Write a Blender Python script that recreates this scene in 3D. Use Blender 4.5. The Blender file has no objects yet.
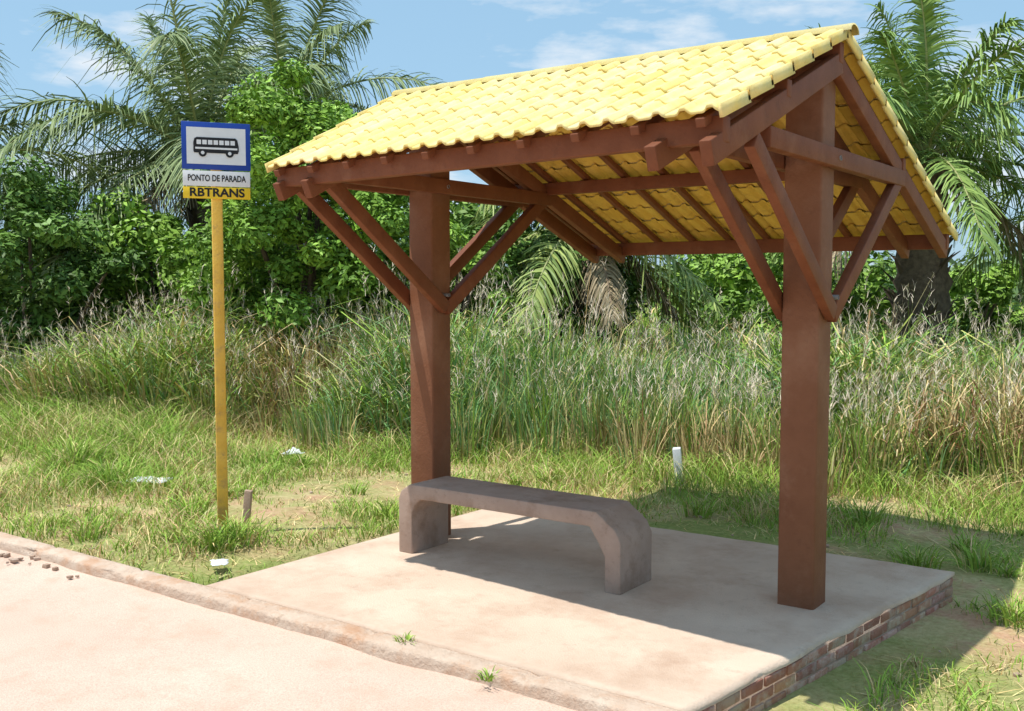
import bpy, math, numpy as np, random
from mathutils import Vector, Matrix
rng=np.random.default_rng(7); random.seed(7)
scene=bpy.context.scene
scene.view_settings.view_transform='Standard'
try: scene.view_settings.look='None'
except: pass
scene.view_settings.exposure=0

# ---------------------------------------------------------------- noise
_T=rng.random((256,256))
def vnoise(x,y,s=1.0,o=0):
    x=np.asarray(x,float)*s+o*17.3+1000; y=np.asarray(y,float)*s+o*9.1+1000
    xi=np.floor(x).astype(int); yi=np.floor(y).astype(int); fx=x-xi; fy=y-yi
    fx=fx*fx*(3-2*fx); fy=fy*fy*(3-2*fy)
    g=lambda a,b:_T[a%256,b%256]
    return (g(xi,yi)*(1-fx)+g(xi+1,yi)*fx)*(1-fy)+(g(xi,yi+1)*(1-fx)+g(xi+1,yi+1)*fx)*fy
def fbm(x,y,s=1.0,o=0):
    return .5*vnoise(x,y,s,o)+.3*vnoise(x,y,s*2.1,o+3)+.2*vnoise(x,y,s*4.3,o+5)
def sstep(a,b,x):
    t=np.clip((x-a)/(b-a),0,1); return t*t*(3-2*t)

# ---------------------------------------------------------------- materials
def newmat(name):
    m=bpy.data.materials.new(name); m.use_nodes=True
    nt=m.node_tree; nt.nodes.clear()
    out=nt.nodes.new('ShaderNodeOutputMaterial')
    return m,nt,out
def N(nt,t,**k):
    n=nt.nodes.new(t)
    for a,b in k.items():
        if a in n.inputs: n.inputs[a].default_value=b
        else: setattr(n,a,b)
    return n
def noise_node(nt,scale,detail=4,rough=.6,coord='Object'):
    tc=nt.nodes.new('ShaderNodeTexCoord')
    n=nt.nodes.new('ShaderNodeTexNoise'); n.inputs['Scale'].default_value=scale
    n.inputs['Detail'].default_value=detail; n.inputs['Roughness'].default_value=rough
    nt.links.new(tc.outputs[coord],n.inputs['Vector']); return n
def ramp(nt,src,stops):
    r=nt.nodes.new('ShaderNodeValToRGB'); cr=r.color_ramp
    while len(cr.elements)<len(stops): cr.elements.new(.5)
    for e,(p,c) in zip(cr.elements,stops):
        e.position=p; e.color=(*c,1) if len(c)==3 else c
    nt.links.new(src,r.inputs['Fac']); return r
def mix(nt,a,b,fac,blend='MIX'):
    m=nt.nodes.new('ShaderNodeMix'); m.data_type='RGBA'; m.blend_type=blend
    for s,i in ((fac,0),(a,6),(b,7)):
        if hasattr(s,'is_linked'): nt.links.new(s,m.inputs[i])
        else: m.inputs[i].default_value=s if i==0 else (*s,1)
    return m.outputs[2]
def surf(name,c1,c2,scale=4,rough=.8,bump=.2,bscale=40,spots=None,spot_scale=1.2,spot_pos=(.5,.65),spec=.3,attr=None,bdist=.01,grime=None,gmax=.7):
    m,nt,out=newmat(name)
    n=noise_node(nt,scale); r=ramp(nt,n.outputs['Fac'],[(.3,c1),(.7,c2)])
    col=r.outputs['Color']
    if spots:
        n2=noise_node(nt,spot_scale,6,.7); r2=ramp(nt,n2.outputs['Fac'],[(spot_pos[0],(0,0,0)),(spot_pos[1],(1,1,1))])
        col=mix(nt,col,spots,r2.outputs['Color'])
    if grime:
        n4=noise_node(nt,grime[1],7,.8); r4=ramp(nt,n4.outputs['Fac'],[(.55,(0,0,0)),(.70,(gmax,)*3)]); col=mix(nt,col,grime[0],r4.outputs['Color'])
    if attr:
        a=nt.nodes.new('ShaderNodeAttribute'); a.attribute_name=attr
        col=mix(nt,col,a.outputs['Color'],1.0,'MULTIPLY')
    b=N(nt,'ShaderNodeBsdfPrincipled',Roughness=rough); b.inputs['Specular IOR Level'].default_value=spec
    nt.links.new(col,b.inputs['Base Color'])
    nb=noise_node(nt,bscale,5,.7); bp=nt.nodes.new('ShaderNodeBump'); bp.inputs['Strength'].default_value=bump; bp.inputs['Distance'].default_value=bdist
    nt.links.new(nb.outputs['Fac'],bp.inputs['Height']); nt.links.new(bp.outputs['Normal'],b.inputs['Normal'])
    nt.links.new(b.outputs[0],out.inputs[0]); return m
def leafmat(name,spec,rough):
    m,nt,out=newmat(name)
    a=nt.nodes.new('ShaderNodeAttribute'); a.attribute_name='col'
    b=N(nt,'ShaderNodeBsdfPrincipled',Roughness=rough); b.inputs['Specular IOR Level'].default_value=spec
    nt.links.new(a.outputs['Color'],b.inputs['Base Color'])
    nt.links.new(b.outputs[0],out.inputs[0]); return m
M_leaf=leafmat('foliage',.22,.5)
m,nt,out=newmat('grass_blades'); M_grass=m
a=nt.nodes.new('ShaderNodeAttribute'); a.attribute_name='col'; b=nt.nodes.new('ShaderNodeBsdfDiffuse')
nt.links.new(a.outputs['Color'],b.inputs['Color']); nt.links.new(b.outputs[0],out.inputs[0])
M_bark=surf('palm_bark',(.07,.05,.035),(.16,.12,.08),12,.9,.8,30)
M_wood=surf('brown_painted_timber',(.155,.048,.021),(.215,.074,.034),5,.6,.3,60,spots=(.25,.11,.06),spot_scale=3,spot_pos=(.55,.8),spec=.22,grime=((.10,.036,.02),14),gmax=.5)
M_post=surf('brown_painted_post',(.19,.076,.038),(.25,.108,.058),3,.65,.4,45,spots=(.32,.175,.11),spot_scale=2.5,spot_pos=(.48,.85),spec=.22,grime=((.14,.055,.032),11),gmax=.45)
M_bench=surf('pinkish_concrete',(.38,.27,.215),(.47,.35,.285),5,.92,.6,120,spots=(.31,.21,.155),spot_scale=3,grime=((.25,.175,.135),22),spec=.12,gmax=.6)
M_pad=surf('dusty_concrete',(.57,.43,.33),(.68,.54,.425),1.6,.95,.5,90,spots=(.49,.34,.25),spot_scale=2.2,spot_pos=(.46,.72),grime=((.42,.30,.23),7),spec=.1,gmax=.55)
M_kerb=surf('kerb_concrete',(.56,.41,.31),(.68,.55,.44),7,.95,1.0,45,spots=(.56,.34,.22),spot_scale=4,spot_pos=(.48,.66),grime=((.40,.27,.19),12),bdist=.015,spec=.1)
M_brick=surf('old_brick',(.38,.18,.12),(.48,.26,.18),8,.95,.9,60,spots=(.54,.41,.32),spot_scale=6,spot_pos=(.46,.58),attr='col',spec=.1)
M_mortar=surf('mortar',(.38,.26,.19),(.50,.38,.30),10,.95,.9,60,spec=.1)
M_tile=surf('yellow_roof_tile',(.80,.62,.21),(.86,.72,.31),3,.7,.3,80,spots=(.84,.75,.44),spot_scale=5,spot_pos=(.4,.8),attr='col',grime=((.58,.40,.15),9),spec=.2)
M_under=surf('tile_underside_glow_tint',(.74,.45,.08),(.83,.56,.13),4,.8,.3,60,grime=((.5,.28,.07),10),spec=.1)  # oranger than the tops: bounced glow beneath the roof put into the colour
M_pole=surf('yellow_painted_pole',(.66,.38,.05),(.76,.49,.09),6,.6,.5,60,spots=(.45,.28,.10),spot_scale=8,spot_pos=(.52,.72),grime=((.3,.2,.1),20))
def flat(name,c,rough=.5):
    return surf(name,tuple(x*.9 for x in c),c,10,rough,.05,60)
M_blue=flat('blue_sign_paint',(.014,.06,.36),.4); M_white=flat('white_sign_paint',(.78,.80,.82),.4)
M_signyel=flat('yellow_sign_paint',(.84,.58,.03),.4); M_black=flat('black_sign_paint',(.015,.015,.018),.5)
M_litter=flat('white_plastic',(.75,.76,.78),.4); M_metal=flat('galvanised_metal',(.3,.3,.3),.4)

m,nt,out=newmat('ground_soil'); M_ground=m
n1=noise_node(nt,.55,6,.65); n2=noise_node(nt,2.5,7,.7); n3=noise_node(nt,30,5,.7)
r1=ramp(nt,n3.outputs['Fac'],[(.3,(.46,.27,.16)),(.7,(.60,.40,.26))])
r2=ramp(nt,n3.outputs['Fac'],[(.3,(.40,.34,.15)),(.7,(.60,.52,.28))])
rg=ramp(nt,n3.outputs['Fac'],[(.3,(.18,.23,.055)),(.7,(.35,.40,.13))])
f1=ramp(nt,n2.outputs['Fac'],[(.42,(0,0,0)),(.56,(1,1,1))])
c=mix(nt,r1.outputs[0],r2.outputs[0],f1.outputs[0])
f2=ramp(nt,n1.outputs['Fac'],[(.42,(0,0,0)),(.58,(1,1,1))])
c=mix(nt,c,rg.outputs[0],f2.outputs[0])
b=N(nt,'ShaderNodeBsdfPrincipled',Roughness=.95); b.inputs['Specular IOR Level'].default_value=.1
nt.links.new(c,b.inputs['Base Color'])
bp=nt.nodes.new('ShaderNodeBump'); bp.inputs['Strength'].default_value=.8; bp.inputs['Distance'].default_value=.03
nt.links.new(n3.outputs['Fac'],bp.inputs['Height']); nt.links.new(bp.outputs[0],b.inputs['Normal']); nt.links.new(b.outputs[0],out.inputs[0])
m,nt,out=newmat('dusty_road'); M_road=m
n1=noise_node(nt,1.2,6,.65); n3=noise_node(nt,140,4,.8); n4=noise_node(nt,5,6,.7)
r1=ramp(nt,n1.outputs['Fac'],[(.3,(.66,.48,.385)),(.7,(.75,.585,.48))])
r3=ramp(nt,n3.outputs['Fac'],[(.35,(.66,.62,.60)),(.55,(1,1,1)),(.72,(1.05,1.05,1.05))])
c=mix(nt,r1.outputs[0],r3.outputs[0],.8,'MULTIPLY')
r4=ramp(nt,n4.outputs['Fac'],[(.50,(0,0,0)),(.74,(.6,.6,.6))]); c=mix(nt,c,(.55,.36,.26),r4.outputs[0])
b=N(nt,'ShaderNodeBsdfPrincipled',Roughness=.95); b.inputs['Specular IOR Level'].default_value=.1
nt.links.new(c,b.inputs['Base Color'])
bp=nt.nodes.new('ShaderNodeBump'); bp.inputs['Strength'].default_value=.6; bp.inputs['Distance'].default_value=.010
nt.links.new(n3.outputs['Fac'],bp.inputs['Height']); nt.links.new(bp.outputs[0],b.inputs['Normal']); nt.links.new(b.outputs[0],out.inputs[0])

# ---------------------------------------------------------------- mesh helpers
def link(o,parent=None):
    scene.collection.objects.link(o)
    if parent: o.parent=parent
    return o
def empty(name,loc=(0,0,0)):
    e=bpy.data.objects.new(name,None); e.location=loc; scene.collection.objects.link(e); return e
def quadmesh(name,V,Q,C=None,mats=(),MI=None,smooth=False,parent=None):
    V=np.asarray(V,np.float32); Q=np.asarray(Q,np.int32)
    me=bpy.data.meshes.new(name)
    me.vertices.add(len(V)); me.vertices.foreach_set('co',V.ravel())
    me.loops.add(Q.size); me.loops.foreach_set('vertex_index',Q.ravel())
    me.polygons.add(len(Q)); me.polygons.foreach_set('loop_start',np.arange(len(Q),dtype=np.int32)*4)
    try: me.polygons.foreach_set('loop_total',np.full(len(Q),4,np.int32))
    except: pass
    for m in mats: me.materials.append(m)
    if MI is not None: me.polygons.foreach_set('material_index',np.asarray(MI,np.int32))
    if smooth: me.polygons.foreach_set('use_smooth',np.ones(len(Q),bool))
    me.update(calc_edges=True)
    if C is not None:
        a=me.color_attributes.new('col','FLOAT_COLOR','POINT')
        C4=np.ones((len(V),4),np.float32); C4[:,:3]=C; a.data.foreach_set('color',C4.ravel())
    o=bpy.data.objects.new(name,me); link(o,parent); return o
class Acc:
    def __init__(s): s.V=[];s.Q=[];s.C=[];s.M=[];s.n=0
    def add(s,V,Q,C,m=0):
        s.V.append(V); s.Q.append(Q+s.n); s.C.append(np.broadcast_to(C,V.shape)); s.M.append(np.broadcast_to(m,(len(Q),))); s.n+=len(V)
    def build(s,name,mats,smooth=False,parent=None,warp=None):
        V=np.concatenate(s.V)
        if warp: V=warp(V)
        return quadmesh(name,V,np.concatenate(s.Q),np.concatenate(s.C),mats,np.concatenate(s.M),smooth,parent)
def strips(C,W,col):
    n,k,_=C.shape
    V=np.stack([C-W,C+W],2).reshape(-1,3)
    i=np.arange(n*k*2).reshape(n,k,2)
    Q=np.stack([i[:,:-1,0],i[:,:-1,1],i[:,1:,1],i[:,1:,0]],-1).reshape(-1,4)
    CC=np.repeat(np.broadcast_to(col,(n,k,3))[:,:,None,:],2,2).reshape(-1,3)
    return V,Q,CC
def tube(path,rad,seg=8,jit=0):
    path=np.asarray(path,float); k=len(path); t=np.gradient(path,axis=0); t/=np.linalg.norm(t,axis=1)[:,None]+1e-9
    ref=np.where(np.abs(t[:,2:3])>.9,[[1,0,0]],[[0,0,1]]); a=np.cross(t,ref); a/=np.linalg.norm(a,axis=1)[:,None]; b=np.cross(t,a)
    th=np.linspace(0,2*np.pi,seg,endpoint=False)
    r=np.asarray(rad)[:,None]*(1+jit*(rng.random((k,seg))-.5))
    V=path[:,None]+r[...,None]*(np.cos(th)[None,:,None]*a[:,None]+np.sin(th)[None,:,None]*b[:,None])
    i=np.arange(k*seg).reshape(k,seg); j=np.roll(i,-1,1)
    Q=np.stack([i[:-1],j[:-1],j[1:],i[1:]],-1).reshape(-1,4)
    return V.reshape(-1,3),Q
BOXQ=np.array([[0,3,2,1],[4,5,6,7],[0,1,5,4],[1,2,6,5],[2,3,7,6],[3,0,4,7]])
def boxv(sx,sy,sz):
    x,y,z=sx/2,sy/2,sz/2
    return np.array([[-x,-y,-z],[x,-y,-z],[x,y,-z],[-x,y,-z],[-x,-y,z],[x,-y,z],[x,y,z],[-x,y,z]])
def bevel(o,w=.004,seg=2):
    b=o.modifiers.new('bevel','BEVEL'); b.width=w; b.segments=seg; b.limit_method='ANGLE'; return o
def box(name,c,s,mat,parent=None,bev=.004,rot=0):
    o=quadmesh(name,boxv(*s),BOXQ,None,[mat],parent=parent); o.location=c; o.rotation_euler[2]=rot
    if bev: bevel(o,bev)
    return o
def beam(name,p0,p1,w,h,mat,parent):
    p0=Vector(p0);p1=Vector(p1); d=(p1-p0); L=d.length; d.normalize()
    side=d.cross(Vector((0,0,1))); side.normalize(); up=side.cross(d)
    o=quadmesh(name,boxv(L,w,h),BOXQ,None,[mat],parent=parent)
    M=Matrix((d,side,up)).transposed().to_4x4(); M.translation=(p0+p1)/2
    o.matrix_world=M; bevel(o,.004); return o

# ---------------------------------------------------------------- ground, road, kerb
def gz(x,y):
    x=np.asarray(x,float); y=np.asarray(y,float)
    z=-.03-.14*sstep(-2.2,-1.5,x)*(1-sstep(14,30,y)) -.11*sstep(4.6,8.0,y)*(1-sstep(-2.2,-1.5,x))
    z=z+.05*(fbm(x,y,.9,1)-.5)*sstep(3.5,4.3,y)
    inpad=(x>-4.56)&(x<-1.2)&(y>3.3)&(y<6.2)
    z=np.where(inpad,np.minimum(z,-.17+0*z),z)
    z=np.where(y<3.42,-.14,z)
    far=np.hypot(x,y); z=z+sstep(35,130,far)*.5*(vnoise(x,y,.02,4))
    return z
xs=np.concatenate([-np.geomspace(1500,16,30),np.arange(-15.8,6,.12),np.geomspace(6,1500,30)])
ys=np.concatenate([-np.geomspace(1500,5,24),[-2,0,2,3.0,3.41,3.425],np.arange(3.5,14,.12),np.geomspace(14.1,1800,40)])
X,Y=np.meshgrid(xs,ys); Z=gz(X,Y); V=np.stack([X,Y,Z],-1).reshape(-1,3)
i=np.arange(len(xs)*len(ys)).reshape(len(ys),len(xs))
Q=np.stack([i[:-1,:-1],i[:-1,1:],i[1:,1:],i[1:,:-1]],-1).reshape(-1,4)
quadmesh('ground',V,Q,None,[M_ground],smooth=True)
xs=np.concatenate([np.linspace(-200,-14,20),np.arange(-13.5,4,.25),np.linspace(4,60,10)]); ys=np.linspace(-9,3.36,50)
X,Y=np.meshgrid(xs,ys); Z=-.078+.012*(fbm(X,Y,.7,2)-.5)+.040*sstep(2.9,3.36,Y)*fbm(X,Y,1.5,8)
i=np.arange(len(xs)*len(ys)).reshape(len(ys),len(xs))
quadmesh('road',np.stack([X,Y,Z],-1).reshape(-1,3),np.stack([i[:-1,:-1],i[:-1,1:],i[1:,1:],i[1:,:-1]],-1).reshape(-1,4),None,[M_road],smooth=True)
kx=np.concatenate([np.linspace(-120,-14,30),np.arange(-13.9,6,.04)])
prof=[(3.335,-.16),(3.337,-.060),(3.339,-.018),(3.343,-.004),(3.352,.001),(3.40,.003),(3.45,.002),(3.462,-.001),(3.466,-.16)]
Vk=[]
for x in kx:
    e=(vnoise(x,0,3,1)-.5)*.018+(vnoise(x,0,11,2)-.5)*.010
    ch=max(0,vnoise(x,5,5,7)-.70)*.12
    joint= .014 if abs(((x+100)%.9)-.45)<.025 else 0
    for q,(yy,zz) in enumerate(prof):
        n_=(vnoise(x,q*3,16,2)-.5)*.006
        Vk.append((x, yy+(e+n_+(ch if q in(2,3) else 0) if q<5 else 0), zz+(0 if q in(0,8) else (n_*.5-joint-.002-(ch*.6 if q in (2,3,4) else 0)))))
i=np.arange(len(kx)*len(prof)).reshape(len(kx),len(prof))
quadmesh('kerb',Vk,np.stack([i[:-1,:-1],i[1:,:-1],i[1:,1:],i[:-1,1:]],-1).reshape(-1,4),None,[M_kerb],smooth=False)

# ---------------------------------------------------------------- concrete pad
pad=empty('concrete_pad')
FL,FR,BR,BL=(-4.53,3.472),(-1.67,3.472),(-1.29,6.12),(-4.47,6.08)
nx,ny=70,60; Vp=[]
for b_ in range(ny+1):
    for a_ in range(nx+1):
        u=a_/nx; v=b_/ny
        x=(FL[0]*(1-u)+FR[0]*u)*(1-v)+(BL[0]*(1-u)+BR[0]*u)*v
        y=(FL[1]*(1-u)+FR[1]*u)*(1-v)+(BL[1]*(1-u)+BR[1]*u)*v
        ed=0
        if a_==nx: x+=(vnoise(y,0,9,3)-.5)*.028; ed=.006
        if b_==ny or a_==0: ed=.010; y+=(vnoise(x,0,9,5)-.5)*.02 if b_==ny else 0
        Vp.append((x,y,-ed+.004*(vnoise(x,y,2,3)-.5)))
top=np.array(Vp); i=np.arange((nx+1)*(ny+1)).reshape(ny+1,nx+1)
Q=[np.stack([i[:-1,:-1],i[:-1,1:],i[1:,1:],i[1:,:-1]],-1).reshape(-1,4)]
ring=np.concatenate([i[0,:-1],i[:-1,-1],i[-1,:0:-1],i[:0:-1,0]])
bot=top[ring].copy(); bot[:,2]=-.03; n0=len(top); r=np.arange(len(ring))
Q.append(np.stack([ring,n0+r,n0+np.roll(r,-1),np.roll(ring,-1)],-1))
quadmesh('slab_top',np.concatenate([top,bot]),np.concatenate(Q),None,[M_pad],parent=pad,smooth=False)
def prism(name,pts,z0,z1,mat,parent):
    V=[(*p,z0) for p in pts]+[(*p,z1) for p in pts]
    return quadmesh(name,V,BOXQ,None,[mat],parent=parent)
prism('mortar_core',[(-4.50,3.50),(-1.673,3.50),(-1.300,6.10),(-4.44,6.05)],-.3,-.025,M_mortar,pad)
A=Acc()
def brickrow(p0,p1,z,h,L=.19,off=0):
    d=np.array(p1)-np.array(p0); D=np.linalg.norm(d); d/=D; nrm=np.array([d[1],-d[0]]); s=-off
    ang=math.atan2(d[1],d[0])
    while s<D-.05:
        l=L*random.uniform(.95,1.04); a=max(s,0); b_=min(s+l,D)
        if b_-a>.04:
            v=boxv(b_-a-.013,.06,h-.011); v+=rng.normal(0,.0018,v.shape)
            c,sn=math.cos(ang),math.sin(ang); v=np.stack([v[:,0]*c-v[:,1]*sn,v[:,0]*sn+v[:,1]*c,v[:,2]],1)
            cc=np.array(p0)+d*(a+b_)/2+nrm*random.uniform(-.030,-.023)
            v+=np.array([cc[0],cc[1],z]); f=random.uniform(.8,1.15)
            A.add(v,BOXQ,np.array([f,f*random.uniform(.88,1.06),f*.97]))
        s+=l
for k_,zz in enumerate((-.058,-.112,-.166,-.22)):
    brickrow((-1.67,3.49),(-1.297,6.11),zz,.054,.19,.095*(k_%2))
    brickrow((-1.31,6.11),(-4.45,6.065),zz,.054,.19,.095*(k_%2))
o=A.build('brick_edge',[M_brick],parent=pad); bevel(o,.005)

# ---------------------------------------------------------------- shelter
sh=empty('bus_stop_shelter')
PX=(-4.24,-1.79); PY=5.03; RZ=2.835
FE=(3.73,2.265); RE=(7.42,1.945); X0,X1=-4.47,-1.63
sf=(RZ-FE[1])/(PY-FE[0]); sr=(RZ-RE[1])/(RE[0]-PY)
def rz(y): return RZ-(PY-y)*sf if y<PY else RZ-(y-PY)*sr
def warp(V):
    V=np.array(V,float); x,y=V[:,0].copy(),V[:,1].copy()
    t=np.clip((PY-y)/1.3,0,None)
    V[:,1]=y+t*(.16-.27*(x+4.47)/2.84)
    V[:,0]=x+.04*t*np.clip((-3-x)/1.47,0,1.2)
    return V
def wp(p): return tuple(warp([p])[0])
def wbeam(name,p0,p1,w,h): return beam(name,wp(p0),wp(p1),w,h,M_wood,sh)
for k,px in enumerate(PX):
    box('post_%d'%(k+1),(px,PY,1.295),(.19,.185,2.79),M_post,sh,.012)
    for q,(sx) in enumerate((-1,1)):
        tx=px+sx*.122
        def b2(name,a,b_,w,h):
            a=(tx,)+a; b_=(tx,)+b_; a2=list(wp(a)); c2=list(wp(b_)); a2[0]=a[0]; c2[0]=b_[0]
            beam(name,a2,c2,w,h,M_wood,sh)
        ty=3.74 if k==0 else 3.69
        b2('truss_rafter_front',(PY+.02,rz(PY)-.150),(ty,rz(ty)-.150),.05,.10)
        beam('truss_rafter_rear',(tx-.003,PY-.02,rz(PY)-.153),(tx-.003,7.30,rz(7.30)-.150),.05,.10,M_wood,sh)
        beam('tie_beam',(tx+.002*sx,4.14,2.225),(tx+.002*sx,6.20,2.225),.054,.09,M_wood,sh)
        beam('brace_front',(tx+.001,PY+.0,1.47),(tx+.001,4.00,2.20),.047,.085,M_wood,sh)
        beam('brace_rear',(tx-.002,PY-.0,1.46),(tx-.002,6.14,2.215),.048,.085,M_wood,sh)
    for zb in (1.55,2.225):
        V,Qt=tube([(px-.158,PY,zb),(px+.158,PY,zb)],[.012,.012],8); quadmesh('bolt',V,Qt,None,[M_metal],parent=sh)
for y,w,h,off in ((3.80,.06,.10,.095),(4.40,.05,.075,.105),(5.03,.06,.10,.105),(6.18,.055,.085,.11),(7.28,.06,.10,.095)):
    wbeam('purlin',(X0+.03,y,rz(y)-off),(X1-.01,y,rz(y)-off),w,h)
for k in range(10):
    x=X0+.08+k*(X1-X0-.16)/9
    wbeam('rafter',(x,PY-.01,rz(PY)-.047),(x,3.715,rz(3.715)-.040),.04,.036)
    beam('rafter',(x+.002,PY+.01,rz(PY)-.047),(x+.002,7.40,rz(7.40)-.040),.04,.036,M_wood,sh)
def tiles(name,ye,ze):
    A=Acc(); P0=np.array([ye,ze]); P1=np.array([PY,RZ]); d=P1-P0; L=np.linalg.norm(d); d/=L; n=np.array([-d[1],d[0]])
    if n[1]<0: n=-n
    rows=max(1,round(L/.235)); rl=L/rows; ncol=12; per=(X1-X0)/ncol/2
    for r in range(rows):
        for c in range(ncol):
            k=21; us=np.linspace(0,2*per,k); ph=(us%per)/per; ph[-1]=0
            hump=(sstep(.46,.62,ph)*(1-sstep(.80,.97,ph)))*.021
            ss=np.array([-.022,-.012,rl*.5,rl+.008])
            f=rng.uniform(.92,1.04); jz=rng.normal(0,.0008); tint=np.array([f,f*rng.uniform(.97,1.01),f*rng.uniform(.80,1.10)])
            tops=[];bots=[]
            for si,s in enumerate(ss):
                lift=.013*(1-(s+.02)/(rl+.03))-(.003 if si==0 else 0)
                q=P0+d*(r*rl+s)
                for u,hh in zip(us,hump):
                    p=q+n*(hh+lift+jz-.004); p2=q+n*(hh*.9+lift+jz-.014)
                    tops.append((X0+c*2*per+u+(0.0015 if u==0 else 0),p[0],p[1])); bots.append((X0+c*2*per+u,p2[0],p2[1]))
            T=np.array(tops+bots); m=len(tops); i=np.arange(m).reshape(4,k)
            q1=np.stack([i[:-1,:-1],i[:-1,1:],i[1:,1:],i[1:,:-1]],-1).reshape(-1,4)
            e1=np.stack([i[0,:-1],i[0,:-1]+m,i[0,1:]+m,i[0,1:]],-1)
            e2=np.stack([i[:-1,-1],i[:-1,-1]+m,i[1:,-1]+m,i[1:,-1]],-1)
            e3=np.stack([i[:-1,0],i[:-1,0]+m,i[1:,0]+m,i[1:,0]],-1)
            Q=np.concatenate([q1,e1,e2,e3,q1[:,::-1]+m]); mi=np.zeros(len(Q),int); mi[-len(q1):]=1
            A.add(T,Q,tint,mi)
        for xe in (X0-.008,X1+.008):
            a=P0+d*(r*rl-.022); b_=P0+d*((r+1)*rl-.002)
            pts=[]
            for x in (xe-.008,xe+.008):
                for (q,l) in ((a,.014),(b_,.002)):
                    pts+= [(x,*(q+n*(l+.010))),(x,*(q+n*(l-.042)))]
            v=np.array(pts)[[0,4,6,2,1,5,7,3]]
            A.add(v,BOXQ,np.array([.98,.95,.85]))
    return A.build(name,[M_tile,M_under],parent=sh,warp=warp)
tiles('roof_tiles_front',*FE); tiles('roof_tiles_rear',*RE)
A=Acc(); nseg=8
for k in range(nseg):
    xa=X0-.02+k*(X1-X0+.04)/nseg; xb=xa+(X1-X0+.04)/nseg+.03
    th=np.linspace(-.1,np.pi+.1,9); f=rng.uniform(.95,1.04)
    ringf=lambda x,r:np.stack([np.full(9,x),PY+np.cos(th)*r,RZ-.014+np.sin(th)*r*.55],1)
    Vr=np.concatenate([ringf(xa,.074),ringf(xb,.068),ringf(xa,.062),ringf(xb,.056)])
    i=np.arange(36).reshape(4,9)
    q=lambda a,b:np.stack([i[a,:-1],i[a,1:],i[b,1:],i[b,:-1]],-1)
    A.add(Vr,np.concatenate([q(0,1),q(2,3),q(0,2),q(1,3)]),np.array([f,f,f]))
A.build('ridge_tiles',[M_tile],parent=sh)

# ---------------------------------------------------------------- bench
def bench():
    xa,xb,h,t,c=-4.135,-2.60,.425,.095,.13
    outer=[(xa,0),(xa,h-c*.7),(xa+.02,h-.045),(xa+.09,h),(xb-.15,h),(xb-.03,h-.09),(xb,h-.15),(xb,0)]
    inner=[(xa+t+.01,0),(xa+t+.01,h-t-.08),(xa+t+.03,h-t-.03),(xa+t+.08,h-t+.01),(xb-.19,h-t+.01),(xb-t-.04,h-t-.07),(xb-t,h-t-.14),(xb-t,0)]
    y0,y1=4.60,4.95
    V=[]
    for yy in (y0,y1):
        for p in outer: V.append((p[0],yy,p[1]))
        for p in inner: V.append((p[0],yy,p[1]))
    n=8; Q=[]
    for k in range(n-1):
        Q.append((k,n+k,n+k+1,k+1)); Q.append((16+k,16+k+1,16+n+k+1,16+n+k))
        Q.append((k,k+1,16+k+1,16+k)); Q.append((n+k,16+n+k,16+n+k+1,n+k+1))
    Q.append((0,16,16+n,n)); Q.append((n-1,2*n-1,16+2*n-1,16+n-1))
    o=quadmesh('concrete_bench',V,Q,None,[M_bench]); o.location.z=-.004
    bevel(o,.008,2)
bench()

# ---------------------------------------------------------------- bus stop sign
SG=empty('bus_stop_sign',(-5.446,4.335,0)); phi=math.radians(55.6)
SG.rotation_euler[2]=phi
def sbox(name,c,s,mat,bev=.002): return box(name,c,s,mat,SG,bev)
sbox('pole',(0,0.0,1.20),(.068,.045,2.86),M_pole,.006)
W_=.425
sbox('blue_panel',(0,-.032,2.50),(W_,.008,.30),M_blue)
def srect(name,x,z,w,h,mat,y=-.038):
    V=[(x-w/2,y,z-h/2),(x+w/2,y,z-h/2),(x+w/2,y,z+h/2),(x-w/2,y,z+h/2)]
    return quadmesh(name,V,[[0,1,2,3]],None,[mat],parent=SG)
srect('white_field',0,2.50,W_-.06,.232,M_white)
sbox('white_panel',(0,-.032,2.294),(W_-.008,.008,.098),M_white)
sbox('yellow_panel',(0,-.032,2.203),(W_-.008,.008,.074),M_signyel)
def poly(name,pts,mat,y):
    me=bpy.data.meshes.new(name); me.from_pydata([(x,y,z) for x,z in pts],[],[list(range(len(pts)))]); me.materials.append(mat)
    o=bpy.data.objects.new(name,me); return link(o,SG)
bz=2.50; S_=.88
body=[(-.155,-.045),(.150,-.045),(.158,-.03),(.158,.0),(.148,.042),(.135,.053),(-.135,.053),(-.152,.045),(-.160,.02),(-.160,-.035)]
poly('bus_body',[(x*S_,bz+z) for x,z in body],M_black,-.042)
srect('bus_side_stripe',0,bz-.016,.295*S_,.012,M_white,-.0455)
for k in range(7): srect('bus_window_%d'%k,(-.122+k*.0395)*S_,bz+.022,.031*S_,.028,M_white,-.0455)
for x in (-.085,.082):
    c1=[(x+.025*math.cos(a),bz-.045+.025*math.sin(a)) for a in np.linspace(0,2*math.pi,20,endpoint=False)]
    c2=[(x+.011*math.cos(a),bz-.045+.011*math.sin(a)) for a in np.linspace(0,2*math.pi,14,endpoint=False)]
    poly('bus_wheel',c1,M_black,-.0448); poly('bus_hub',c2,M_white,-.0475)
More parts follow.
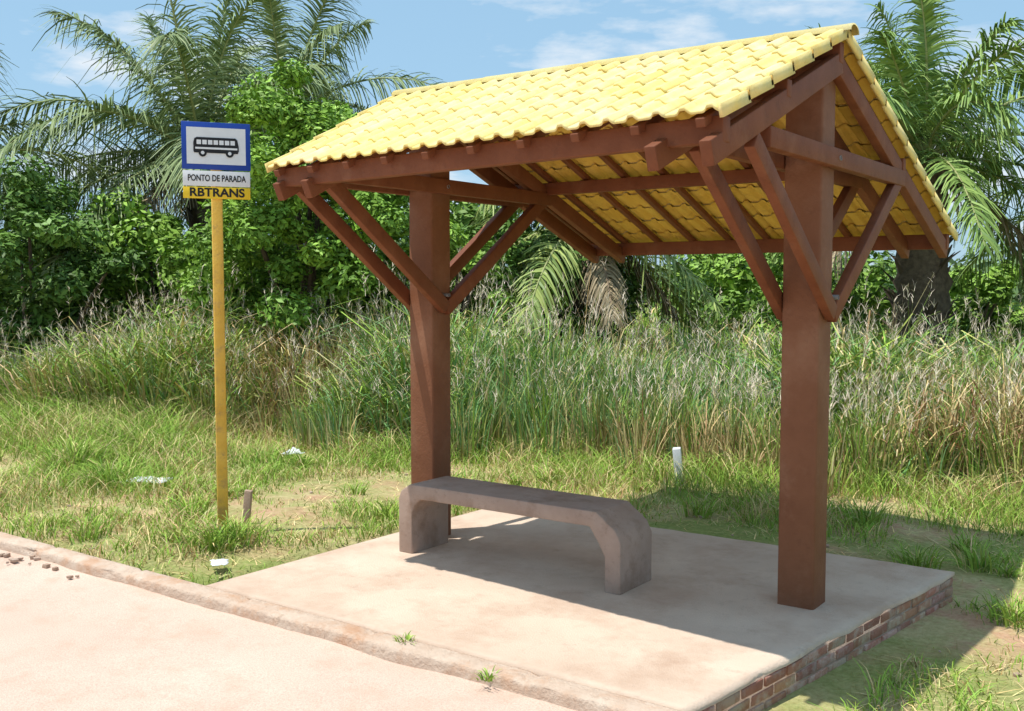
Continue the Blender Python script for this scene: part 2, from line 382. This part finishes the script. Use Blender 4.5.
def text(name,s,z,size,wid,bold=0):
    cu=bpy.data.curves.new(name,'FONT'); cu.body=s; cu.size=size; cu.align_x='CENTER'; cu.align_y='CENTER'; cu.offset=bold
    o=bpy.data.objects.new(name,cu); link(o); bpy.context.view_layer.update()
    w=max(o.dimensions.x,.01); me=bpy.data.meshes.new_from_object(o.evaluated_get(bpy.context.evaluated_depsgraph_get()))
    bpy.data.objects.remove(o); me.materials.append(M_black); o2=bpy.data.objects.new(name,me); link(o2,SG)
    o2.rotation_euler[0]=math.radians(90); o2.location=(0,-.0385,z); o2.scale=(wid/w,1,1)
text('lettering_ponto','PONTO DE PARADA',2.294,.056,.36,.0012); text('lettering_operator','RBTRANS',2.203,.075,.34,.0022)

# ---------------------------------------------------------------- vegetation
GA={'green':(.17,.28,.05),'fresh':(.31,.46,.085),'blue':(.22,.39,.15),'dry':(.70,.56,.28),'dead':(.36,.22,.11)}
GA={k:np.array(v) for k,v in GA.items()}
def blades(A,B,h,lean,az,w,c0,c1,k=4,droop=.25,power=1.8,m=0):
    n=len(B); t=np.linspace(0,1,k)[None,:,None]
    dirv=np.stack([np.cos(az),np.sin(az),np.zeros(n)],1)[:,None]
    dr=droop[:,None,None] if hasattr(droop,'shape') else droop
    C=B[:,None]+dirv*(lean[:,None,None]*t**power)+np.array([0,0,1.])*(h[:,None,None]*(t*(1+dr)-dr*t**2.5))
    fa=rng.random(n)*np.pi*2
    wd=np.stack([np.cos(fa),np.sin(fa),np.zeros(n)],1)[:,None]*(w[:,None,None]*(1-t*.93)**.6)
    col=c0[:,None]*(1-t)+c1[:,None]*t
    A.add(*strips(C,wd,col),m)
    return C[:,-1]
def wedge(x,y,marg=.0):
    R=.8133*x+.5818*y; D=-.5818*x+.8133*y
    return (D>1)&(np.abs(R)<(.60+marg)*D+1.0)
FXP=np.array([-60,-25,-12,-9.8,-6.1,-2.4,3,20,60]); FYP=np.array([-2,4.6,6.9,7.5,8.3,8.8,9.8,14,25])
def yfront(x): return np.interp(x,FXP,FYP)
def pickcol(n,names,p,var=.25):
    idx=rng.choice(len(names),n,p=p); c=np.array([GA[k] for k in names])[idx]
    return c*(1+var*(rng.random((n,1))*2-1))*(1+.06*rng.normal(size=(n,3)))

A=Acc()
nC=3000
x=rng.uniform(-30,6,nC*6); dy=rng.exponential(2.6,nC*6); y=yfront(x)+dy+rng.normal(0,.25,nC*6)+1.5*(vnoise(x,x*0,.55,3)-.5)
ok=wedge(x,y)&(dy<12)&(vnoise(x,y,.9,61)>.22); x=x[ok][:nC]; y=y[ok][:nC]; dy=dy[ok][:nC]
nC=len(x); print('clumps',nC)
kind=vnoise(x,y,.45,11); per=40
hC=(.75+.85*vnoise(x,y,.55,6)+rng.normal(0,.16,nC))*(.65+.35*sstep(0,1.4,dy))
hC*=1-.22*sstep(-5.5,-1.5,x); hC*=1-.18*sstep(-10.5,-14,x)
wide=(vnoise(x,y,.7,51)>.58)
ci=np.repeat(np.arange(nC),per); n=len(ci)
az=rng.random(n)*2*np.pi; rr=rng.random(n)**.7*.20
B=np.stack([x[ci]+np.cos(az)*rr,y[ci]+np.sin(az)*rr,gz(x,y)[ci]-.03],1)
az2=az+rng.normal(0,.5,n); h=hC[ci]*rng.uniform(.35,1.0,n); wi=wide[ci]
lean=h*np.where(wi,rng.uniform(.3,1.0,n),rng.uniform(.05,.5,n))
kk=(kind[ci]+rng.normal(0,.12,n))
c1=np.where((kk<.52)[:,None],pickcol(n,['blue','green','fresh','dry'],[.52,.13,.27,.08]),pickcol(n,['green','fresh','dry','blue'],[.24,.53,.13,.10]))
dry=vnoise(x,y,.8,21)[ci]+rng.normal(0,.13,n)
c1=np.where((dry>.80)[:,None],pickcol(n,['dry','dead'],[.75,.25]),c1)
front=np.exp(-dy[ci]/1.0)
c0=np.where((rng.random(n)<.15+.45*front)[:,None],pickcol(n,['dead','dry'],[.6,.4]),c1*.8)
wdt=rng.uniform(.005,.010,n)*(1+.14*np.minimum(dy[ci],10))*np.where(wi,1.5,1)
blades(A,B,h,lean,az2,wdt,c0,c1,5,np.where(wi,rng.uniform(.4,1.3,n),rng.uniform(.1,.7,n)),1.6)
ns=4600; ci=rng.integers(0,nC,ns); az=rng.random(ns)*2*np.pi
B=np.stack([x[ci]+rng.normal(0,.2,ns),y[ci]+rng.normal(0,.2,ns),gz(x,y)[ci]],1)
h=np.clip(hC[ci],.7,2)*rng.uniform(.9,1.4,ns); lean=h*rng.uniform(.05,.4,ns)
cs=pickcol(ns,['dry','fresh'],[.6,.4])
tip=blades(A,B,h,lean,az,np.full(ns,.003),cs,cs,5,.05,1.8)
per=8; ci2=np.repeat(np.arange(ns),per); n=len(ci2); t=rng.random(n)
B2=tip[ci2]-np.array([0,0,.22])*t[:,None]+np.stack([-np.cos(az),-np.sin(az),0*az],1)[ci2]*(t*.04)[:,None]
cp=np.tile(np.array([.78,.66,.52]),(n,1))*rng.uniform(.8,1.15,(n,1))
blades(A,B2,rng.uniform(.02,.10,n),rng.uniform(.02,.08,n),rng.random(n)*6.28,np.full(n,.0034),cp,cp,3,.4,1.2)
nd=14000; xx=rng.uniform(-16,4,nd); yy=yfront(xx)+1.5*(vnoise(xx,xx*0,.55,3)-.5)+np.abs(rng.normal(0,.45,nd))-.05; ok=wedge(xx,yy)&(vnoise(xx,yy,.7,31)>.42); xx=xx[ok];yy=yy[ok];nd=len(xx)
B=np.stack([xx,yy,gz(xx,yy)+rng.uniform(0,.45,nd)],1)
c=pickcol(nd,['dead','dry','green'],[.46,.38,.16])
blades(A,B,rng.uniform(.0,.5,nd),rng.uniform(.15,.6,nd),rng.random(nd)*6.28,rng.uniform(.004,.010,nd),c,c*.9,5,rng.uniform(.8,2.2,nd),1.2)
A.build('tall_grass',[M_grass])

A=Acc(); n=55000; D=13+rng.random(n)**1.6*75; R=rng.uniform(-.62,.62,n)*D
xx=.8133*R-.5818*D; yy=.5818*R+.8133*D; ok=yy>yfront(xx)+3; xx=xx[ok];yy=yy[ok];D=D[ok];n=len(xx)
hh=(.45+.6*vnoise(xx,yy,.25,8))*rng.uniform(.5,1.1,n)
c=np.where((vnoise(xx,yy,.12,9)>.5)[:,None],pickcol(n,['fresh','green','dry'],[.72,.08,.20]),pickcol(n,['green','fresh','dry'],[.25,.57,.18]))
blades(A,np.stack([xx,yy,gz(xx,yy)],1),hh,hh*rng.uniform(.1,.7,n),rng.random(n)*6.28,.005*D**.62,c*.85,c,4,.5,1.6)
A.build('field_grass',[M_grass])

A=Acc(); n=210000
xx=rng.uniform(-17,4.5,n); yy=rng.uniform(3.47,11,n)
dens=fbm(xx,yy,.9,14)
dens=dens+.13*sstep(-2.0,-1.2,xx)+.16*sstep(-1.5,0,yy-yfront(xx))+.08*sstep(-5.5,-8,xx)
padm=(xx>-4.60)&(xx<-1.28+.0)&(yy<6.14)
ok=wedge(xx,yy)&(yy<yfront(xx)+.6)&(~padm)&(dens+rng.normal(0,.06,n)>.51)
xx=xx[ok];yy=yy[ok];dens=dens[ok];n=len(xx); print('short',n)
h=(.03+.14*np.clip(dens-.50,0,.35)/.35+.06*sstep(-1.5,0,yy-yfront(xx))+.14*sstep(-7.5,-10,xx)*sstep(5,6,yy))*rng.uniform(.5,1.5,n)
g=vnoise(xx,yy,1.3,15)+rng.normal(0,.15,n)
c=np.where((g>.40)[:,None],pickcol(n,['fresh','green','dry'],[.80,.08,.12]),pickcol(n,['dry','fresh','dead'],[.55,.40,.05]))
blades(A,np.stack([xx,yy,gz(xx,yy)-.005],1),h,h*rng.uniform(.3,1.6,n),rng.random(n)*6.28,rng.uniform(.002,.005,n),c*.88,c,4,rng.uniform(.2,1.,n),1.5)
n=45000; xx=rng.uniform(-17,4,n); yy=rng.uniform(3.5,10.5,n); padm=(xx>-4.60)&(xx<-1.28)&(yy<6.14)
ok=wedge(xx,yy)&(yy<yfront(xx)+.5)&(~padm)&(vnoise(xx,yy,1.1,41)>.3); xx=xx[ok];yy=yy[ok];n=len(xx)
c=pickcol(n,['dry','dead'],[.88,.12])
blades(A,np.stack([xx,yy,gz(xx,yy)+.004],1),rng.uniform(.0,.03,n),rng.uniform(.04,.16,n),rng.random(n)*6.28,rng.uniform(.0015,.004,n),c,c,3,.3,1.0)
T=[(-5.15,4.22,.22,170),(-5.2,4.05,.2,150),(-5.5,4.05,.16,100),(-7.6,4.9,.26,240),(-8.6,5.2,.30,260),(-3.05,3.43,.05,50),(-2.5,3.32,.05,26),(-6.0,4.5,.2,120),(-1.3,6.9,.18,110),(-3.3,7.0,.18,100),(-2.2,7.5,.22,140),(-5.4,6.6,.22,120),(-4.9,7.4,.22,120)]
for k in range(110):
    tx=random.uniform(-13,1); ty=random.uniform(3.7,8.4)
    if (-4.9<tx<-1.0 and ty<6.5): continue
    T.append((tx,ty,random.uniform(.06,.18),random.randint(40,120)))
for (tx,ty,s,cnt) in T:
    a=rng.random(cnt)*6.28; r_=rng.random(cnt)*s*.8
    B=np.stack([tx+np.cos(a)*r_,ty+np.sin(a)*r_,gz(tx+0*a,ty+0*a) if abs(ty-3.4)>.12 else 0*a-.02],1)
    c=pickcol(cnt,['fresh','green','dry'],[.76,.10,.14]); hs=s*rng.uniform(.3,.9,cnt)
    blades(A,B,hs,s*rng.uniform(.3,1.1,cnt),a+rng.normal(0,.7,cnt),rng.uniform(.003,.006,cnt),c*.85,c,5,rng.uniform(.3,1.3,cnt),1.5)
A.build('short_grass',[M_grass])

# leafy trees / shrubs ---------------------------------------
def leaves(A,cent,outn,n,size,base,var=.3,m=0):
    d=outn+rng.normal(0,.6,(n,3)); d/=np.linalg.norm(d,axis=1)[:,None]
    a=np.cross(d,rng.normal(size=(n,3))); a/=np.linalg.norm(a,axis=1)[:,None]; b=np.cross(d,a)
    s=size*rng.uniform(.6,1.3,(n,1))
    V=np.stack([cent-a*s,cent-b*s*.45+d*s*.08,cent+a*s,cent+b*s*.45+d*s*.08],1).reshape(-1,3)
    Q=np.arange(n*4).reshape(n,4)
    A.add(V,Q,np.repeat(base*(1+var*(rng.random((n,1))*2-1)),4,0),m)
def shrub(name,x,y,w,zb,zt,nl,size,base,bright,clumps=70):
    A=Acc(); g=float(gz(x,y)); base=np.array(base); bright=np.array(bright)
    cz=(zb+zt)/2; hz=(zt-zb)/2
    cs=[]
    for k in range(clumps):
        d=rng.normal(size=3); d/=np.linalg.norm(d); r=rng.uniform(.30,1.0)**.5
        bump=.74+.42*rng.random()
        c=np.array([x+d[0]*w*r*bump,y+d[1]*w*r*bump,cz+d[2]*hz*r*bump]); cs.append((c,d))
    per=nl//clumps
    for c,d in cs:
        rad=rng.uniform(.18,.42)*w*.75; n=per
        dd=rng.normal(size=(n,3)); dd/=np.linalg.norm(dd,axis=1)[:,None]; dd[:,2]+=.25
        p=c+dd*(rad*rng.random((n,1))**.4)*np.array([1,1,.7])
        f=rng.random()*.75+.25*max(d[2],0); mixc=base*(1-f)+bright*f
        leaves(A,p,dd*.8+np.array([0,0,.7]),n,size,np.tile(mixc,(n,1)))
    for k in range(9):
        c,d=cs[rng.integers(len(cs))]
        p0=np.array([x+rng.normal(0,.12),y+rng.normal(0,.12),g-.1]); mid=(p0*.5+c*.5)+np.array([0,0,.25*hz]); t=np.linspace(0,1,7)[:,None]
        P=(1-t)**2*p0+2*t*(1-t)*mid+t*t*c
        V,Qt=tube(P,np.linspace(.07,.012,7),6); A.add(V,Qt,np.array([.1,.08,.06]),1)
    return A.build(name,[M_leaf,M_bark])
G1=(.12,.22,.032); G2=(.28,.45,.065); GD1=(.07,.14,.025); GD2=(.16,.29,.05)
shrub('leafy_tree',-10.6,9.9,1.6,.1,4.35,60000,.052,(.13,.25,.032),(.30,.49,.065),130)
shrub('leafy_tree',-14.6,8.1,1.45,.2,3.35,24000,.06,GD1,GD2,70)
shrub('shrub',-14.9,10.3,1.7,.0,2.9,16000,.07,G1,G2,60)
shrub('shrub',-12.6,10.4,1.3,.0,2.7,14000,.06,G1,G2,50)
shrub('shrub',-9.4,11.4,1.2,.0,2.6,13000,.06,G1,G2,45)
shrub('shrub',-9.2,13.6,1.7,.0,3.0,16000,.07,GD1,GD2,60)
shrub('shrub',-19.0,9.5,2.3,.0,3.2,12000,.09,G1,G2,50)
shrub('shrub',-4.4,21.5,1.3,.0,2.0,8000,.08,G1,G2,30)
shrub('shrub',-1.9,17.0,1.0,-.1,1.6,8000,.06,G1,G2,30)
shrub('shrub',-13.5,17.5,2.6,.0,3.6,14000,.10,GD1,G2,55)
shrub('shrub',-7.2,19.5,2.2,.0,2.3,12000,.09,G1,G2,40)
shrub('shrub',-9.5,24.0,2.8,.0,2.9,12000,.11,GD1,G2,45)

# palms -------------------------------------------------------
def palm(name,x,y,crown,trunk_r,nf,L,emin,emax,c_lo,c_hi,lean=(0,0),dead=2,extra=()):
    A=Acc(); g=float(gz(x,y)); top=np.array([x+lean[0],y+lean[1],crown])
    t=np.linspace(0,1,26)[:,None]; P=np.array([x,y,g-.2])*(1-t)+top*t
    rad=trunk_r*(1.05-.25*t[:,0])*(1+.14*(np.arange(26)%2))
    V,Q=tube(P,rad,14,.25); A.add(V,Q,np.array([.5,.5,.5]),1)
    nb=120; tt=rng.uniform(.2,1,nb); a=rng.random(nb)*6.28; B=np.array([x,y,g])*(1-tt[:,None])+top*tt[:,None]+np.stack([np.cos(a),np.sin(a),0*a],1)*trunk_r*.8
    c=np.tile([.13,.095,.07],(nb,1))*rng.uniform(.4,1.4,(nb,1)); blades(A,B,rng.uniform(.15,.4,nb),rng.uniform(.08,.3,nb),a,np.full(nb,.05),c,c,3,.1,1.2)
    az0=rng.random()*6.28; fr=[]
    for k in range(nf):
        f=k/(nf-1); fr.append((az0+k*2.39996+rng.normal(0,.15),math.radians(emax+(emin-emax)*f+rng.normal(0,5)),L*(.85+.25*rng.random())*(1-.15*f),0))
    for e in extra: fr.append((math.radians(e[0]),math.radians(e[1]),e[2],0))
    for k in range(dead): fr.append((rng.random()*6.28,math.radians(-25),L*.6,1))
    for (az,el,l,isd) in fr:
        K=16; t=np.linspace(0,1,K); hd=np.array([math.cos(az),math.sin(az),0])
        droop=rng.uniform(.38,.62)*(.35+.75*math.cos(el)) if not isd else .35
        P=top+np.outer(t*l*math.cos(el),hd)+np.outer(l*(t*math.sin(el)-droop*t**2.2),[0,0,1])
        P+=np.outer(t**2*rng.normal(0,.15)*l*.5,np.cross(hd,[0,0,1]))
        V,Q=tube(P,np.linspace(.035,.006,K),5); cc=np.array([.32,.34,.14]) if not isd else np.array([.28,.2,.13])
        A.add(V,Q,cc)
        nl=84; s=np.linspace(.12,.995,nl); pi=np.stack([np.interp(s,t,P[:,j]) for j in range(3)],1)
        Tn=np.gradient(P,axis=0); Tn/=np.linalg.norm(Tn,axis=1)[:,None]; ti=np.stack([np.interp(s,t,Tn[:,j]) for j in range(3)],1)
        side=np.cross(ti,[0,0,1.]); side/=np.linalg.norm(side,axis=1)[:,None]+1e-6; upv=np.cross(side,ti)
        roll=rng.normal(0,.35)
        for sg in (-1,1):
            ll=l*.20*(np.sin(np.clip(s*.93+.07,0,1)*np.pi)**.5*.85+.15)*rng.uniform(.75,1.2,nl)
            vang=rng.normal(.20,.28,nl)
            sd=side*sg*np.cos(roll)+upv*sg*np.sin(roll)
            d=sd*.8+ti*(.35+.6*s[:,None]**2)+upv*vang[:,None]; d/=np.linalg.norm(d,axis=1)[:,None]
            q=np.linspace(0,1,4)[None,:,None]; dr=rng.uniform(.35,.95,nl)[:,None,None]+(.4 if isd else 0)
            C=pi[:,None]+d[:,None]*(ll[:,None,None]*q)-np.array([0,0,1.])*(ll[:,None,None]*dr*q**2)
            wv=np.cross(d,upv+rng.normal(0,.4,(nl,3))); wv/=np.linalg.norm(wv,axis=1)[:,None]
            Wd=wv[:,None]*(.019*(1-.9*q)**.5)
            f=rng.random((nl,1)); col=np.array(c_lo)*(1-f)+np.array(c_hi)*f
            if isd: col=np.array([.36,.28,.17])*(.7+.5*f)
            A.add(*strips(C,Wd,np.repeat(col[:,None],4,1)))
    return A.build(name,[M_leaf,M_bark])
PL=(.11,.165,.055); PH=(.28,.35,.15)
palm('palm_tree',-15.7,12.2,3.9,.28,24,4.7,-10,82,PL,PH,dead=3,extra=[(215,38,5.3),(222,60,5.2),(205,15,4.6)])
palm('palm_tree',-16.9,15.3,5.2,.28,18,4.3,-10,75,PL,PH)
palm('palm_tree',-19.2,8.6,3.4,.28,16,4.2,0,70,PL,PH,extra=[(35,30,4.8)])
palm('palm_tree',-8.4,13.7,2.6,.26,14,3.1,-25,50,(.13,.22,.055),(.42,.48,.14))
palm('palm_tree',-4.15,16.7,3.55,.40,22,3.9,5,84,(.11,.20,.045),(.30,.42,.11),dead=2,extra=[(20,-5,2.6),(60,-10,2.5)])
palm('palm_tree',-1.2,18.9,3.0,.30,16,3.7,0,70,(.11,.20,.045),(.30,.42,.11))

A=Acc()
for k in range(300):
    D=random.uniform(60,170); R=random.uniform(-.75,.75)*D; X_=.8133*R-.5818*D; Y_=.5818*R+.8133*D
    hh=random.uniform(1.8,4.2)*(1.0+.5*(D>110)); ww=hh*random.uniform(.7,1.7); cnt=240
    dd=rng.normal(size=(cnt,3)); dd/=np.linalg.norm(dd,axis=1)[:,None]
    p=np.array([X_,Y_,hh*.5])+dd*np.array([ww,ww,hh*.55])*(rng.random((cnt,1))**.4)*(.8+.35*vnoise(dd[:,0]*3,dd[:,2]*3,1,k%9))[:,None]
    f=random.random(); leaves(A,p,dd,cnt,.42,np.tile(np.array([.13,.20,.08])*(1-f)+np.array([.22,.31,.12])*f,(cnt,1)))
A.build('distant_treeline',[M_leaf])

# ---------------------------------------------------------------- small things
def crumple(name,x,y,s,mat,flatn=.2):
    V=[];k=9
    for a in range(k):
        for b_ in range(k):
            u=a/(k-1)-.5; v=b_/(k-1)-.5
            V.append((u*s*(1+.4*random.random()),v*s*.7*(1+.4*random.random()),abs(random.gauss(.3,.18))*s*flatn*(1-2*max(abs(u),abs(v))+.2)))
    i=np.arange(k*k).reshape(k,k); Q=np.stack([i[:-1,:-1],i[:-1,1:],i[1:,1:],i[1:,:-1]],-1).reshape(-1,4)
    o=quadmesh(name,V,Q,None,[mat],smooth=False); o.location=(x,y,float(gz(x,y))+.05); o.rotation_euler[2]=random.random()*6
    so=o.modifiers.new('s','SOLIDIFY'); so.thickness=.003; return o
crumple('plastic_bag_litter',-7.35,5.1,.30,M_litter); crumple('plastic_bag_litter',-7.7,7.0,.16,M_litter,.8)
crumple('paper_litter',-4.75,3.75,.11,M_litter)
o=box('marker_post',(-4.0,8.1,.0),(.07,.07,.40),M_litter,None,.006); o.rotation_euler=(.08,-.1,.4)
o=box('wooden_stake',(-5.55,4.62,.04),(.05,.035,.34),M_mortar,None,.004); o.rotation_euler=(.05,.12,.5)
A=Acc()
def stone(x,y,z,s):
    V=boxv(s,s*random.uniform(.6,1),s*random.uniform(.4,.7)); V=V*rng.uniform(.7,1.15,V.shape); a=random.random()*6; c,sn=math.cos(a),math.sin(a)
    V=np.stack([V[:,0]*c-V[:,1]*sn,V[:,0]*sn+V[:,1]*c,V[:,2]],1)+np.array([x,y,z+s*.15]); f=random.uniform(1.0,1.5); A.add(V,BOXQ,np.array([f,f*1.05,f*1.08]))
for k in range(22): stone(random.gauss(-6.2,.3),random.gauss(3.25,.06),-.055,random.uniform(.015,.05))
for k in range(140):
    xx_=random.uniform(-10,0); yy_=random.uniform(3.5,7)
    if -4.6<xx_<-1.25 and yy_<6.15: continue
    stone(xx_,yy_,float(gz(xx_,yy_)),random.uniform(.012,.04))
o=A.build('loose_stones',[M_mortar]); bevel(o,.004,2)

# ---------------------------------------------------------------- light, sky, camera
d=Vector((.46,.60,-2.25)).normalized()
sun=bpy.data.lights.new('sun','SUN'); sun.energy=5.0; sun.angle=math.radians(.5); sun.color=(1,.97,.90)
so=bpy.data.objects.new('sun',sun); so.rotation_euler=d.to_track_quat('-Z','Y').to_euler(); so.location=(0,0,20); link(so)
w=bpy.data.worlds.new('World'); scene.world=w; w.use_nodes=True; nt=w.node_tree; nt.nodes.clear()
out=nt.nodes.new('ShaderNodeOutputWorld'); bg=nt.nodes.new('ShaderNodeBackground'); sky=nt.nodes.new('ShaderNodeTexSky')
sky.sky_type='NISHITA'; sky.sun_disc=False; sky.sun_elevation=math.asin(-d.z); sky.sun_rotation=math.atan2(-d.x,-d.y)
sky.air_density=1.0; sky.dust_density=1.0; sky.ozone_density=1.0
tc=nt.nodes.new('ShaderNodeTexCoord'); mp=nt.nodes.new('ShaderNodeMapping'); mp.inputs['Scale'].default_value=(1,1,3.2); mp.inputs['Location'].default_value=(.35,.1,.2)
nz=nt.nodes.new('ShaderNodeTexNoise'); nz.inputs['Scale'].default_value=4.2; nz.inputs['Detail'].default_value=7; nz.inputs['Roughness'].default_value=.55
nt.links.new(tc.outputs['Generated'],mp.inputs['Vector']); nt.links.new(mp.outputs[0],nz.inputs['Vector'])
rp=ramp(nt,nz.outputs['Fac'],[(.54,(0,0,0)),(.66,(.9,.9,.9))])
base=mix(nt,sky.outputs[0],(3.7,6.3,8.6),.62)
c=mix(nt,base,(8.2,8.4,8.6),rp.outputs[0])
nt.links.new(c,bg.inputs['Color']); bg.inputs['Strength'].default_value=.118; nt.links.new(bg.outputs[0],out.inputs[0])
cam=bpy.data.cameras.new('camera'); cam.sensor_width=36; cam.lens=36.14; cam.clip_start=.05; cam.clip_end=5000
co=bpy.data.objects.new('camera',cam); co.location=(0,0,1.6); co.rotation_euler=(math.radians(90-3.81),0,math.radians(35.58)); link(co); scene.camera=co
